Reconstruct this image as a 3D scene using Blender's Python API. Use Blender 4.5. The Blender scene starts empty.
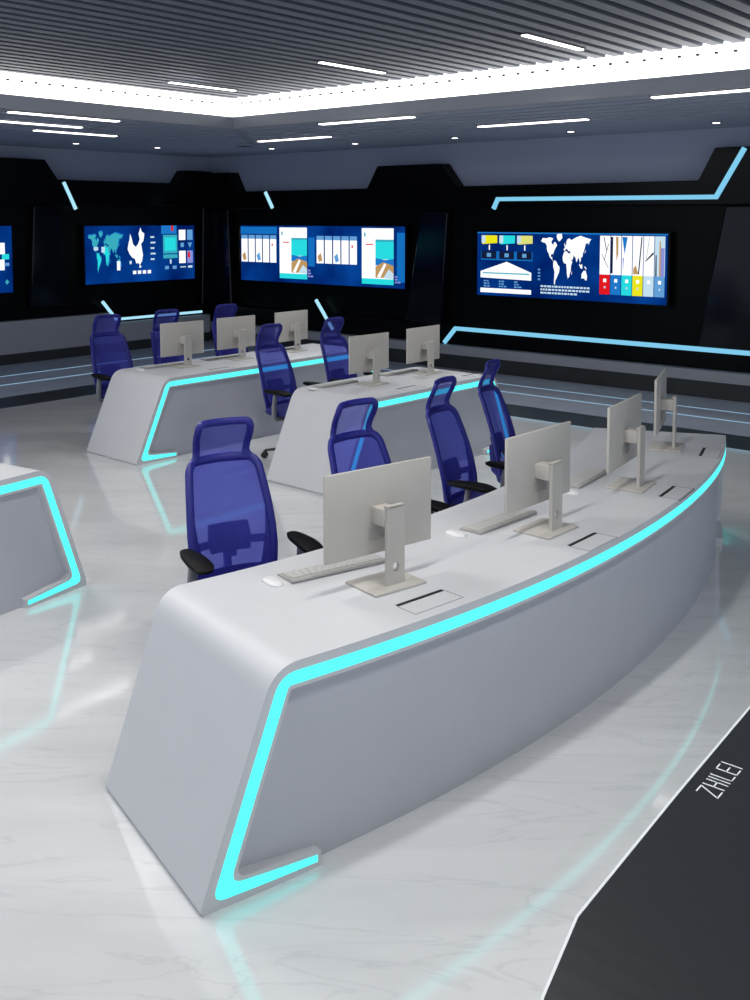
import bpy, bmesh, math, random
from mathutils import Vector, Matrix
from math import sin, cos, pi, sqrt, radians, atan2
random.seed(7)
scn = bpy.context.scene
COL = scn.collection

# ------------------------------------------------------------------ materials
def srgb(r, g, b):
    def c(v):
        v /= 255.0
        return v / 12.92 if v <= 0.04045 else ((v + 0.055) / 1.055) ** 2.4
    return (c(r), c(g), c(b), 1.0)

def mat(name, col, rough=0.5, metal=0.0, spec=0.5, coat=0.0, noise=0.0, nscale=60.0, bump=0.0):
    m = bpy.data.materials.new(name); m.use_nodes = True
    nt = m.node_tree; b = nt.nodes['Principled BSDF']
    b.inputs['Base Color'].default_value = col
    b.inputs['Roughness'].default_value = rough
    b.inputs['Metallic'].default_value = metal
    b.inputs['Specular IOR Level'].default_value = spec
    b.inputs['Coat Weight'].default_value = coat
    b.inputs['Coat Roughness'].default_value = 0.08
    if noise or bump:
        tc = nt.nodes.new('ShaderNodeTexCoord'); n = nt.nodes.new('ShaderNodeTexNoise')
        n.inputs['Scale'].default_value = nscale; n.inputs['Detail'].default_value = 4
        nt.links.new(tc.outputs['Object'], n.inputs['Vector'])
        if noise:
            r = nt.nodes.new('ShaderNodeValToRGB')
            r.color_ramp.elements[0].position = 0.3; r.color_ramp.elements[1].position = 0.7
            r.color_ramp.elements[0].color = [c * (1 - noise) for c in col[:3]] + [1]
            r.color_ramp.elements[1].color = [min(1, c * (1 + noise)) for c in col[:3]] + [1]
            nt.links.new(n.outputs['Fac'], r.inputs['Fac']); nt.links.new(r.outputs['Color'], b.inputs['Base Color'])
        if bump:
            bp = nt.nodes.new('ShaderNodeBump'); bp.inputs['Strength'].default_value = bump
            bp.inputs['Distance'].default_value = 0.002
            nt.links.new(n.outputs['Fac'], bp.inputs['Height']); nt.links.new(bp.outputs['Normal'], b.inputs['Normal'])
    return m

def emit(name, col, strength=1.0):
    m = bpy.data.materials.new(name); m.use_nodes = True
    nt = m.node_tree; nt.nodes.clear()
    e = nt.nodes.new('ShaderNodeEmission'); o = nt.nodes.new('ShaderNodeOutputMaterial')
    e.inputs['Color'].default_value = col; e.inputs['Strength'].default_value = strength
    nt.links.new(e.outputs[0], o.inputs[0])
    return m

def marble():
    m = bpy.data.materials.new('polished_marble'); m.use_nodes = True
    nt = m.node_tree; b = nt.nodes['Principled BSDF']; L = nt.links
    tc = nt.nodes.new('ShaderNodeTexCoord')
    mp = nt.nodes.new('ShaderNodeMapping'); mp.inputs['Rotation'].default_value = (0, 0, radians(50))
    mp0 = mp; mp = nt.nodes.new('ShaderNodeMapping'); mp.inputs['Scale'].default_value = (0.42, 2.2, 1)
    L.new(tc.outputs['Object'], mp0.inputs['Vector']); L.new(mp0.outputs[0], mp.inputs['Vector'])
    n1 = nt.nodes.new('ShaderNodeTexNoise'); n1.inputs['Scale'].default_value = 1.3; n1.inputs['Detail'].default_value = 8
    n1.inputs['Roughness'].default_value = 0.62; n1.inputs['Distortion'].default_value = 0.7
    L.new(mp.outputs[0], n1.inputs['Vector'])
    r1 = nt.nodes.new('ShaderNodeValToRGB')
    e = r1.color_ramp.elements
    e[0].position = 0.30; e[0].color = (0.655, 0.665, 0.675, 1)
    e[1].position = 0.62; e[1].color = (0.74, 0.75, 0.755, 1)
    L.new(n1.outputs['Fac'], r1.inputs['Fac'])
    n2 = nt.nodes.new('ShaderNodeTexNoise'); n2.inputs['Scale'].default_value = 2.1; n2.inputs['Detail'].default_value = 7
    n2.inputs['Distortion'].default_value = 1.2
    L.new(mp.outputs[0], n2.inputs['Vector'])
    ma = nt.nodes.new('ShaderNodeMath'); ma.operation = 'SUBTRACT'; ma.inputs[1].default_value = 0.5
    mb = nt.nodes.new('ShaderNodeMath'); mb.operation = 'ABSOLUTE'
    L.new(n2.outputs['Fac'], ma.inputs[0]); L.new(ma.outputs[0], mb.inputs[0])
    r2 = nt.nodes.new('ShaderNodeValToRGB'); f = r2.color_ramp.elements
    f[0].position = 0.0; f[0].color = (0.90, 0.905, 0.91, 1); f[1].position = 0.018; f[1].color = (1, 1, 1, 1)
    L.new(mb.outputs[0], r2.inputs['Fac'])
    mx = nt.nodes.new('ShaderNodeMix'); mx.data_type = 'RGBA'; mx.blend_type = 'MULTIPLY'; mx.inputs['Factor'].default_value = 1
    L.new(r1.outputs['Color'], mx.inputs['A']); L.new(r2.outputs['Color'], mx.inputs['B'])
    L.new(mx.outputs['Result'], b.inputs['Base Color'])
    b.inputs['Roughness'].default_value = 0.075; b.inputs['IOR'].default_value = 1.95
    return m

def mesh_fabric(name='blue_mesh_fabric', lo=0.30, hi=0.46, tint=(0.58, 0.62, 1.0, 1)):
    m = bpy.data.materials.new(name); m.use_nodes = True
    nt = m.node_tree; b = nt.nodes['Principled BSDF']; L = nt.links; out = nt.nodes['Material Output']
    b.inputs['Base Color'].default_value = (0.065, 0.07, 0.45, 1); b.inputs['Roughness'].default_value = 0.6
    tr = nt.nodes.new('ShaderNodeBsdfTransparent'); tr.inputs['Color'].default_value = tint
    mix = nt.nodes.new('ShaderNodeMixShader')
    tc = nt.nodes.new('ShaderNodeTexCoord'); ch = nt.nodes.new('ShaderNodeTexChecker'); ch.inputs['Scale'].default_value = 180
    L.new(tc.outputs['Object'], ch.inputs['Vector'])
    mr = nt.nodes.new('ShaderNodeMapRange'); mr.inputs['To Min'].default_value = lo; mr.inputs['To Max'].default_value = hi
    L.new(ch.outputs['Fac'], mr.inputs['Value']); L.new(mr.outputs[0], mix.inputs['Fac'])
    L.new(tr.outputs[0], mix.inputs[1]); L.new(b.outputs[0], mix.inputs[2]); L.new(mix.outputs[0], out.inputs['Surface'])
    return m

def ribbed():
    m = mat('ribbed_black', srgb(38, 41, 45), 0.38, spec=0.4)
    nt = m.node_tree; b = nt.nodes['Principled BSDF']
    tc = nt.nodes.new('ShaderNodeTexCoord'); w = nt.nodes.new('ShaderNodeTexWave'); w.bands_direction = 'X'
    w.inputs['Scale'].default_value = 5; bp = nt.nodes.new('ShaderNodeBump'); bp.inputs['Distance'].default_value = 0.0015
    bp.inputs['Strength'].default_value = 0.12
    nt.links.new(tc.outputs['Object'], w.inputs['Vector']); nt.links.new(w.outputs['Fac'], bp.inputs['Height'])
    nt.links.new(bp.outputs['Normal'], b.inputs['Normal'])
    return m

def screen_blue(name, a, c, scale):
    m = bpy.data.materials.new(name); m.use_nodes = True
    nt = m.node_tree; nt.nodes.clear()
    e = nt.nodes.new('ShaderNodeEmission'); o = nt.nodes.new('ShaderNodeOutputMaterial')
    tc = nt.nodes.new('ShaderNodeTexCoord'); n = nt.nodes.new('ShaderNodeTexNoise')
    n.inputs['Scale'].default_value = scale; n.inputs['Detail'].default_value = 2
    r = nt.nodes.new('ShaderNodeValToRGB'); r.color_ramp.elements[0].position = 0.35; r.color_ramp.elements[1].position = 0.7
    r.color_ramp.elements[0].color = a; r.color_ramp.elements[1].color = c
    nt.links.new(tc.outputs['Object'], n.inputs['Vector']); nt.links.new(n.outputs['Fac'], r.inputs['Fac'])
    nt.links.new(r.outputs['Color'], e.inputs['Color']); nt.links.new(e.outputs[0], o.inputs[0])
    return m

M = {
 'marble': marble(),
 'border': mat('dark_stone', srgb(50, 50, 50), 0.35, noise=0.15, nscale=8),
 'greyfloor': mat('grey_stone', srgb(205, 212, 225), 0.14, noise=0.06, nscale=3),
 'groove_refl': emit('floor_groove_reflection', srgb(150, 185, 215), 0.8),  # floor grooves made to glow, imitating light lines reflected in the stone
 'inlay_d': mat('floor_groove', srgb(22, 26, 36), 0.3),
 'solid': mat('white_solid_surface', (0.62, 0.63, 0.65, 1), 0.42, noise=0.015, nscale=5),
 'panel': mat('pale_grey_panel', (0.50, 0.515, 0.56, 1), 0.45, noise=0.015, nscale=5),
 'cyan': emit('cyan_light', (0.10, 1.0, 0.95, 1), 1.25),
 'led': emit('ice_blue_light', (0.22, 0.60, 0.85, 1), 1.0),
 'ledw': emit('pale_blue_light', (0.42, 0.80, 0.98, 1), 1.0),
 'black': mat('gloss_black', srgb(8, 8, 11), 0.2, spec=0.12),
 'blackfield': mat('black_field', srgb(13, 14, 14), 0.3, spec=0.08),
 'navy': mat('navy_gloss', srgb(12, 12, 24), 0.12, spec=0.25, noise=0.25, nscale=2),
 'wallgrey': mat('slate_grey_paint', srgb(168, 176, 196), 0.75, noise=0.03, nscale=1.5),
 'plinth': mat('plinth_grey', srgb(165, 165, 170), 0.45, noise=0.03, nscale=2),
 'soffit': mat('soffit_grey', srgb(172, 178, 195), 0.7),
 'lip': mat('soffit_lip', srgb(165, 167, 175), 0.6),
 'slat': mat('ceiling_slat', srgb(86, 93, 106), 0.55),
 'plenum': mat('ceiling_plenum', srgb(18, 20, 28), 0.8),
 'cove': emit('cove_light', (1.0, 0.99, 0.98, 1), 3.4),
 'lamp': emit('lamp_diffuser', (1, 0.99, 0.98, 1), 3.5),
 'lampbody': mat('lamp_body', srgb(40, 42, 48), 0.5),
 'clip': mat('clip_grey', srgb(120, 120, 125), 0.5),
 'mon': mat('monitor_shell', srgb(188, 184, 176), 0.42, noise=0.02, nscale=8),
 'monscreen': mat('monitor_screen', srgb(12, 12, 14), 0.15),
 'metal': mat('silver_plastic', srgb(170, 168, 164), 0.4),
 'key': mat('key_white', srgb(205, 204, 200), 0.5),
 'white': mat('white_plastic', srgb(225, 225, 225), 0.35),
 'slot': mat('slot_black', srgb(18, 18, 20), 0.5),
 'seam': mat('seam_grey', srgb(120, 120, 128), 0.6),
 'frame': mat('blue_frame', (0.014, 0.015, 0.21, 1), 0.4),
 'pad': mat('blue_pad', (0.010, 0.011, 0.15, 1), 0.6, bump=0.3, nscale=300),
 'fabric': mesh_fabric(),
 'fabric2': mesh_fabric('blue_headrest_mesh', 0.55, 0.72, (0.5, 0.54, 1.0, 1)),
 'arm': mat('black_arm_pad', srgb(5, 5, 6), 0.6, spec=0.2),
 'chrome': mat('grey_arm_post', srgb(140, 142, 148), 0.35, metal=0.3),
 'blackpl': mat('black_plastic', srgb(20, 20, 24), 0.45),
 'ribbed': ribbed(),
 'letter': mat('white_lettering', srgb(235, 238, 240), 0.4),
 'scr_navy': screen_blue('screen_navy', srgb(0, 28, 96), srgb(6, 66, 150), 1.3),
 'scr_white': emit('screen_white', srgb(250, 252, 255), 1.1),
 'scr_pale': emit('screen_pale', srgb(196, 224, 240), 1.0),
 'scr_cyan': emit('screen_cyan', srgb(40, 220, 225), 1.0),
 'scr_teal': emit('screen_teal', srgb(60, 180, 200), 0.9),
 'scr_mid': emit('screen_mid_blue', srgb(30, 120, 200), 1.0),
 'scr_sky': emit('screen_sky', srgb(100, 160, 215), 1.0),
 'scr_yel': emit('screen_yellow', srgb(236, 230, 30), 1.0),
 'scr_yelp': emit('screen_pale_yellow', srgb(222, 222, 120), 1.0),
 'scr_red': emit('screen_red', srgb(225, 25, 30), 1.0),
 'scr_dark': emit('screen_dark', srgb(20, 30, 60), 1.0),
 'scr_tan': emit('screen_tan', srgb(190, 150, 95), 1.0),
 'scr_lilac': emit('screen_lilac', srgb(140, 145, 215), 1.0),
 'scr_glow': emit('screen_blue_glow', srgb(20, 110, 190), 1.0),
}

# ------------------------------------------------------------------ mesh helpers
class MB:
    def __init__(s): s.v = []; s.f = []; s.m = []
    def add(s, vs, fs, m=0):
        n = len(s.v); s.v += [tuple(v) for v in vs]
        s.f += [tuple(i + n for i in f) for f in fs]; s.m += [m] * len(fs)
        return s
    def box(s, x0, x1, y0, y1, z0, z1, m=0, T=None):
        vs = [Vector(p) for p in ((x0,y0,z0),(x1,y0,z0),(x1,y1,z0),(x0,y1,z0),(x0,y0,z1),(x1,y0,z1),(x1,y1,z1),(x0,y1,z1))]
        if T is not None: vs = [T @ v for v in vs]
        return s.add(vs, [(0,3,2,1),(4,5,6,7),(0,1,5,4),(1,2,6,5),(2,3,7,6),(3,0,4,7)], m)
    def prism(s, pts, a, b, f3, m=0):
        # extrude a 2-D outline between two depths; f3(u,v,depth) -> point
        n = len(pts); vs = [f3(p[0], p[1], a) for p in pts] + [f3(p[0], p[1], b) for p in pts]
        fs = [tuple(range(n)), tuple(range(2*n-1, n-1, -1))] + [(i, i+n, (i+1) % n + n, (i+1) % n) for i in range(n)]
        return s.add(vs, fs, m)
    def tube(s, pts, rx, ry=None, seg=10, closed=False, up=Vector((0,1,0)), m=0):
        pts = [Vector(p) for p in pts]; n = len(pts); vs = []
        for i, p in enumerate(pts):
            a = pts[(i-1) % n] if (closed or i > 0) else p; b = pts[(i+1) % n] if (closed or i < n-1) else p
            t = (b - a).normalized(); x = t.cross(up)
            if x.length < 1e-4: x = t.cross(Vector((1,0,0)))
            x.normalize(); y = x.cross(t).normalized()
            r1 = rx[i] if isinstance(rx, (list, tuple)) else rx
            r2 = (ry[i] if isinstance(ry, (list, tuple)) else ry) if ry is not None else r1
            for k in range(seg):
                q = 2*pi*k/seg; vs.append(p + x*cos(q)*r1 + y*sin(q)*r2)
        fs = []
        for i in range(n if closed else n-1):
            for k in range(seg):
                j = (i+1) % n
                fs.append((i*seg+k, i*seg+(k+1) % seg, j*seg+(k+1) % seg, j*seg+k))
        if not closed: fs += [tuple(range(seg-1, -1, -1)), tuple((n-1)*seg+k for k in range(seg))]
        return s.add(vs, fs, m)
    def cyl(s, c, r, h, seg=20, m=0, r2=None):
        r2 = r if r2 is None else r2; c = Vector(c)
        vs = [c + Vector((r*cos(2*pi*k/seg), r*sin(2*pi*k/seg), 0)) for k in range(seg)]
        vs += [c + Vector((r2*cos(2*pi*k/seg), r2*sin(2*pi*k/seg), h)) for k in range(seg)]
        fs = [tuple(range(seg-1,-1,-1)), tuple(range(seg, 2*seg))] + [(k,(k+1)%seg,(k+1)%seg+seg,k+seg) for k in range(seg)]
        return s.add(vs, fs, m)
    def build(s, name, mats, parent=None, bevel=0, bseg=2, smooth=True, ang=35):
        me = bpy.data.meshes.new(name)
        if not isinstance(mats, (list, tuple)): mats = [mats]
        me.from_pydata(s.v, [], s.f)
        for m_ in mats: me.materials.append(M[m_] if isinstance(m_, str) else m_)
        for p, k in zip(me.polygons, s.m): p.material_index = k
        bm = bmesh.new(); bm.from_mesh(me)
        bmesh.ops.recalc_face_normals(bm, faces=bm.faces)
        if bevel:
            es = [e for e in bm.edges if len(e.link_faces) == 2 and e.calc_face_angle(0) > radians(ang)]
            bmesh.ops.bevel(bm, geom=es, offset=bevel, segments=bseg, profile=0.5, affect='EDGES', clamp_overlap=True)
        bm.to_mesh(me); bm.free()
        if smooth:
            for p in me.polygons: p.use_smooth = True
            me.set_sharp_from_angle(angle=radians(ang))
        o = bpy.data.objects.new(name, me); COL.objects.link(o)
        if parent: o.parent = parent
        return o

def empty(name, loc, rz=0):
    o = bpy.data.objects.new(name, None); COL.objects.link(o); o.location = loc; o.rotation_euler = (0, 0, rz)
    o.empty_display_size = 0.1
    return o
def tag(o, label, cat, group=None):
    o['label'] = label; o['category'] = cat
    if group: o['group'] = group
    return o
def struct(o): o['kind'] = 'structure'; return o
def copy_tree(o, parent=None):
    c = o.copy(); COL.objects.link(c); c.parent = parent
    for ch in [k for k in bpy.data.objects if k.parent == o]: copy_tree(ch, c)
    return c

# ------------------------------------------------------------------ room
XR, YL = 12.2, 14.1                    # faces of the black cladding
# floor: marble, dark stone border, grey stone strip with groove lines glowing as painted reflections, each its own rectangle band
mb = MB()
def band(d0x, d1x, d0y, d1y, m):
    # L-shaped band between (d0x..d1x) on the right side and (d0y..d1y) on the left side
    mb.add([(d0x,-4,0),(d1x,-4,0),(d1x,d1y,0),(d0x,d0y,0)], [(0,1,2,3)], m)
    mb.add([(-4,d0y,0),(d0x,d0y,0),(d1x,d1y,0),(-4,d1y,0)], [(0,1,2,3)], m)
mb.add([(-4,-4,0),(9.58,-4,0),(9.58,10.82,0),(-4,10.82,0)], [(0,1,2,3)], 0)
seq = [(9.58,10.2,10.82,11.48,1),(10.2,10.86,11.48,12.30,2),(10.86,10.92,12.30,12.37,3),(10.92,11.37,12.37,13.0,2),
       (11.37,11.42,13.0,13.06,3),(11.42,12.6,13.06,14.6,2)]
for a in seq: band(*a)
# thickness skirt
mb.box(-4, 12.6, -4, 14.6, -0.2, -0.01, 1)
fl = struct(mb.build('floor', ['marble', 'border', 'greyfloor', 'groove_refl', 'inlay_d'], smooth=False))

struct(MB().box(12.45, 12.6, -4, 14.6, 0, 3.35).build('wall_right', 'wallgrey', smooth=False))
struct(MB().box(-4, 12.45, 14.4, 14.6, 0, 3.35).build('wall_left', 'wallgrey', smooth=False))

fR = lambda u, v, d: Vector((d, u, v))       # right wall: u = y, v = z, d = x
fL = lambda u, v, d: Vector((u, d, v))       # left wall:  u = x, v = z, d = y
# black cladding outlines
outR = [(14.38,0.34),(14.38,3.0),(13.62,3.0),(13.42,2.66),(10.41,2.66),(10.2,3.0),(8.99,3.0),(8.72,2.66),(5.07,2.66),(4.87,3.05),(3.5,3.05),(3.3,2.66),(-4,2.66),(-4,0.34)]
struct(MB().prism(outR, 12.32, 12.44, fR).build('trim_1', 'blackfield', smooth=False))
outL = [(-4,0.66),(-4,2.8),(3.2,2.8),(3.45,3.1),(4.6,3.1),(4.85,2.8),(7.0,2.8),(7.2,3.1),(8.88,3.1),(9.1,2.8),(11.5,2.8),(11.67,3.03),(12.31,3.03),(12.31,0.48),(10.08,0.48),(9.95,0.66)]
struct(MB().prism(outL, 14.2, 14.38, fL).build('trim_2', 'blackfield', smooth=False))
# upper fascia bands, following the stepped outline, and lower bands
upR = [(14.19,3.0),(13.62,3.0),(13.42,2.66),(10.41,2.66),(10.2,3.0),(8.99,3.0),(8.72,2.66),(5.07,2.66),(4.87,3.05),(3.5,3.05),(3.3,2.66),(-4,2.66),(-4,2.36),(3.0,2.36),(4.65,2.36),(4.83,2.36),(8.2,2.36),(8.9,2.30),(9.3,2.30),(10.0,2.36),(14.19,2.36)]
struct(MB().prism(upR, 12.2, 12.32, fR).build('trim_3', 'black', bevel=0.012, smooth=False))
upL = [(-4,2.8),(3.2,2.8),(3.45,3.1),(4.6,3.1),(4.85,2.8),(7.0,2.8),(7.2,3.1),(8.88,3.1),(9.1,2.8),(11.5,2.8),(11.67,3.03),(12.19,3.03),(12.19,2.4),(-4,2.4)]
struct(MB().prism(upL, 14.1, 14.2, fL).build('trim_4', 'black', bevel=0.012, smooth=False))
struct(MB().prism([(14.19,0.64),(8.75,0.64),(8.6,0.60),(-4,0.60),(-4,0.345),(14.19,0.345)], 12.19, 12.32, fR).build('trim_5', 'black', smooth=False))
struct(MB().prism([(-4,0.81),(9.72,0.81),(10.05,0.56),(12.19,0.56),(12.19,0.48),(10.08,0.48),(9.95,0.66),(-4,0.66)], 14.1, 14.2, fL).build('trim_6', 'black', smooth=False))
# slanted pillars between the screen bays
n = 7
def pillar(pts, wall, a, b):
    global n
    o = MB().prism(pts, a, b, wall).build('trim_%d' % n, 'navy', bevel=0.02, smooth=False); n += 1
    return struct(o)
pillar([(9.62,0.65),(8.95,0.61),(8.83,2.29),(9.32,2.29)], fR, 12.17, 12.31)
pillar([(5.02,0.61),(3.1,0.61),(3.35,2.35),(4.71,2.35)], fR, 12.17, 12.31)
pillar([(14.15,0.66),(13.55,0.66),(13.62,2.35),(14.15,2.35)], fR, 12.17, 12.31)
pillar([(8.55,0.82),(9.25,0.82),(9.1,2.39),(8.65,2.39)], fL, 14.07, 14.19)
pillar([(11.95,0.66),(12.14,0.66),(12.14,2.39),(12.0,2.39)], fL, 14.07, 14.19)
# plinths with a dark toe kick
struct(MB().box(12.07, 12.44, -4, 13.98, 0.21, 0.34).box(12.1, 12.44, -4, 13.98, 0.0, 0.21, 1).build('baseboard_right', ['plinth', 'border'], smooth=False))
struct(MB().prism([(-4,0.16),(-4,0.65),(9.93,0.65),(10.07,0.475),(12.06,0.475),(12.06,0.16)], 13.99, 14.39, fL).box(-4, 12.06, 14.02, 14.39, 0.0, 0.16, 1).build('baseboard_left', ['plinth', 'border'], smooth=False))

# ceiling: slatted centre, light cove, dropped soffit
LX, LY = 8.58, 9.48
mb = MB()
mb.box(-4, 9.5, -4, 10.6, 4.02, 4.10, 1)
y = -3.9
while y < 10.45:
    mb.box(-4, 9.42, y, y + 0.115, 3.80, 3.90, 0); y += 0.2
struct(mb.build('ceiling', ['slat', 'plenum'], smooth=False))
mb = MB()
mb.box(10.75, 12.6, -4, 14.6, 3.30, 3.36).box(-4, 10.75, 11.85, 14.6, 3.30, 3.36)       # plain outer soffit
mb.box(LX+0.06, 10.75, -4, LY, 3.345, 3.375, 1).box(-4, 10.75, LY+0.06, 11.85, 3.345, 3.375, 1)
x = LX + 0.16
while x < 10.7:
    mb.box(x, x + 0.19, -4, LY + (x - LX) * 0.9, 3.30, 3.345); x += 0.29
y = LY + 0.16
while y < 11.8:
    mb.box(-4, LX + (y - LY) / 0.9, y, y + 0.19, 3.30, 3.345); y += 0.29
struct(mb.build('ceiling.001', ['soffit', 'plenum'], smooth=False))
struct(MB().box(LX, LX+0.13, -4, LY+0.13, 3.295, 3.435).box(-4, LX, LY, LY+0.13, 3.295, 3.435).build('trim_%d' % n, 'lip', smooth=False)); n += 1

cv = empty('cove_light', (9.46, 10.55, 3.38))
tag(cv, 'continuous glowing white light cove running around the raised slatted ceiling', 'cove light')
o = MB().box(9.46, 9.50, -4, 10.59, 3.378, 3.83).box(-4, 9.46, 10.55, 10.59, 3.378, 3.83).build('diffuser', 'cove', smooth=False)
o.parent = cv; o.matrix_parent_inverse = Matrix.Translation((-9.46, -10.55, -3.38))
mb = MB(); y = -3.8
while y < 10.4: mb.box(9.43, 9.459, y, y+0.03, 3.722, 3.745); y += 0.18
x = -3.8
while x < 9.3: mb.box(x, x+0.03, 10.52, 10.549, 3.722, 3.745); x += 0.175
o = mb.build('clip_row', 'clip', smooth=False); o.parent = cv; o.matrix_parent_inverse = Matrix.Translation((-9.46, -10.55, -3.38))
o['kind'] = 'stuff'

def linear_lamp(x, y, z, length, rz, label, group, w=0.07, power=True, watts=15, spread=None):
    t = empty('linear_ceiling_light', (x, y, z), rz)
    tag(t, label, 'ceiling light', group)
    MB().box(-length/2-0.01, length/2+0.01, -w/2-0.01, w/2+0.01, 0.0, 0.012).build('housing', 'lampbody', t, smooth=False)
    MB().box(-length/2, length/2, -w/2, w/2, -0.012, 0.0).build('diffuser', 'lamp', t, bevel=0.004)
    if power:
        l = bpy.data.lights.new('lamp', 'AREA'); l.shape = 'RECTANGLE'; l.size = length*(0.9 if spread is None else 0.35); l.size_y = 0.14
        l.energy = watts; l.spread = radians(180 if spread is None else spread); l.color = (1, 0.985, 0.97)
        lo = bpy.data.objects.new('lamp_glow', l); COL.objects.link(lo); lo.parent = t; lo.location = (0 if spread is None else -0.32, 0, -0.02)
    return t
for i, yy in enumerate((9.64, 7.23, 4.81)):
    linear_lamp(8.25, yy, 3.788, 1.02, 0, ('linear white light set in the slatted ceiling, farthest, above the desk with three screens',
        'linear white light in the slatted ceiling, middle of the three in a row',
        'linear white light in the slatted ceiling, nearest and rightmost of the three')[i], 'linear lights in the slatted ceiling', 0.06, watts=16, spread=100)
for yy in (9.64, 7.23, 4.81, 2.4, 0.0):  # unseen lamp rows, added overhead to light the room
    for xx in (3.1, 0.8):
        linear_lamp(xx, yy, 3.762, 1.06, 0, 'unseen linear white light added above the desks to brighten the room', 'added unseen lights overhead', 0.06, watts=40 if xx > 2 else 24)
linear_lamp(6.39, 9.72, 3.292, 1.34, 0, 'linear white soffit light over the left wall, nearest the glowing cove', 'linear lights in the soffit', 0.09, power=False)
linear_lamp(6.15, 10.72, 3.292, 2.2, 0, 'long linear white soffit light cut by the left edge of the picture', 'linear lights in the soffit', 0.09, power=False)
linear_lamp(7.71, 11.5, 3.292, 1.2, 0, 'linear white soffit light nearest the left wall', 'linear lights in the soffit', 0.09, power=False)
linear_lamp(8.80, 7.53, 3.292, 1.36, pi/2, 'linear white soffit light beside the cove above the tablet-page video screen', 'linear lights in the soffit', 0.09, power=False)
linear_lamp(10.2, 10.04, 3.292, 1.36, pi/2, 'short linear white soffit light nearest the room corner on the right wall side', 'linear lights in the soffit', 0.09, power=False)
linear_lamp(8.80, 3.30, 3.292, 1.6, pi/2, 'linear white soffit light cut by the right edge of the picture', 'linear lights in the soffit', 0.09, power=False)
linear_lamp(10.25, 6.26, 3.292, 1.44, pi/2, 'linear white soffit light above the video screen with the white world map', 'linear lights in the soffit', 0.09, power=False)
dn = ['second recessed downlight left of the room corner', 'recessed downlight first left of the room corner', 'recessed downlight first right of the room corner', 'second recessed downlight right of the room corner',
      'recessed downlight over the stepped black bump between two video screens', 'recessed downlight above the world map video screen', 'rightmost recessed downlight above the slanted blue light line']
for (xx, yy), lb in zip([(8.77,13.1),(10.1,12.9),(11.4,11.7),(11.43,9.98),(11.5,8.23),(11.6,6.5),(11.6,4.62)], dn):
    t = empty('downlight', (xx, yy, 3.30)); tag(t, lb, 'downlight', 'recessed soffit downlights')
    MB().cyl((0,0,-0.010), 0.06, 0.010, 20).build('trim_ring', 'lampbody', t)
    MB().cyl((0,0,-0.014), 0.042, 0.004, 20).build('lens', 'lamp', t)

# ------------------------------------------------------------------ light lines on the black walls
def led(name, pts, wall, d, w, m, label, cat='light strip', group='blue light lines on the black walls'):
    mb_ = MB()
    P = [Vector((p[0], p[1])) for p in pts]; N = len(P)
    nor = []
    for i in range(N):
        t1 = (P[i] - P[i-1]).normalized() if i else (P[1]-P[0]).normalized()
        t2 = (P[i+1] - P[i]).normalized() if i < N-1 else t1
        n1 = Vector((-t1.y, t1.x)); n2 = Vector((-t2.y, t2.x)); nn = (n1+n2).normalized()
        nor.append(nn / max(0.4, nn.dot(n1)))
    A = [P[i] + nor[i]*w/2 for i in range(N)]; B = [P[i] - nor[i]*w/2 for i in range(N)]
    out = A + B[::-1]
    mb_.prism([(q.x, q.y) for q in out], d[0], d[1], wall)
    return tag(mb_.build(name, m, smooth=False), label, cat, group)
led('light_strip', [(8.04,2.33),(7.97,2.465),(4.83,2.455),(4.50,3.03)], fR, (12.165,12.206), 0.055, 'led', 'ice blue light line above the world map screen, bending up at its right end')
led('light_strip', [(8.88,0.36),(8.68,0.585),(-3.0,0.585)], fR, (12.155,12.195), 0.055, 'led', 'long ice blue light line low on the right wall under the world map screen')
led('light_strip', [(12.67,2.64),(12.5,2.37)], fR, (12.17,12.206), 0.05, 'ledw', 'short slanted pale blue light line above the tablet-page video screen')
led('light_strip', [(11.49,0.86),(11.12,0.40)], fR, (12.16,12.195), 0.045, 'ledw', 'short slanted pale blue light line below the tablet-page video screen')
led('light_strip', [(9.19,2.76),(9.40,2.34)], fL, (14.07,14.106), 0.045, 'ledw', 'short slanted pale blue light line above left of the cyan map screen')
led('light_strip', [(9.86,0.84),(10.12,0.53),(11.95,0.53)], fL, (14.065,14.106), 0.04, 'ledw', 'pale blue light line low on the left wall under the cyan map screen')

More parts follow.
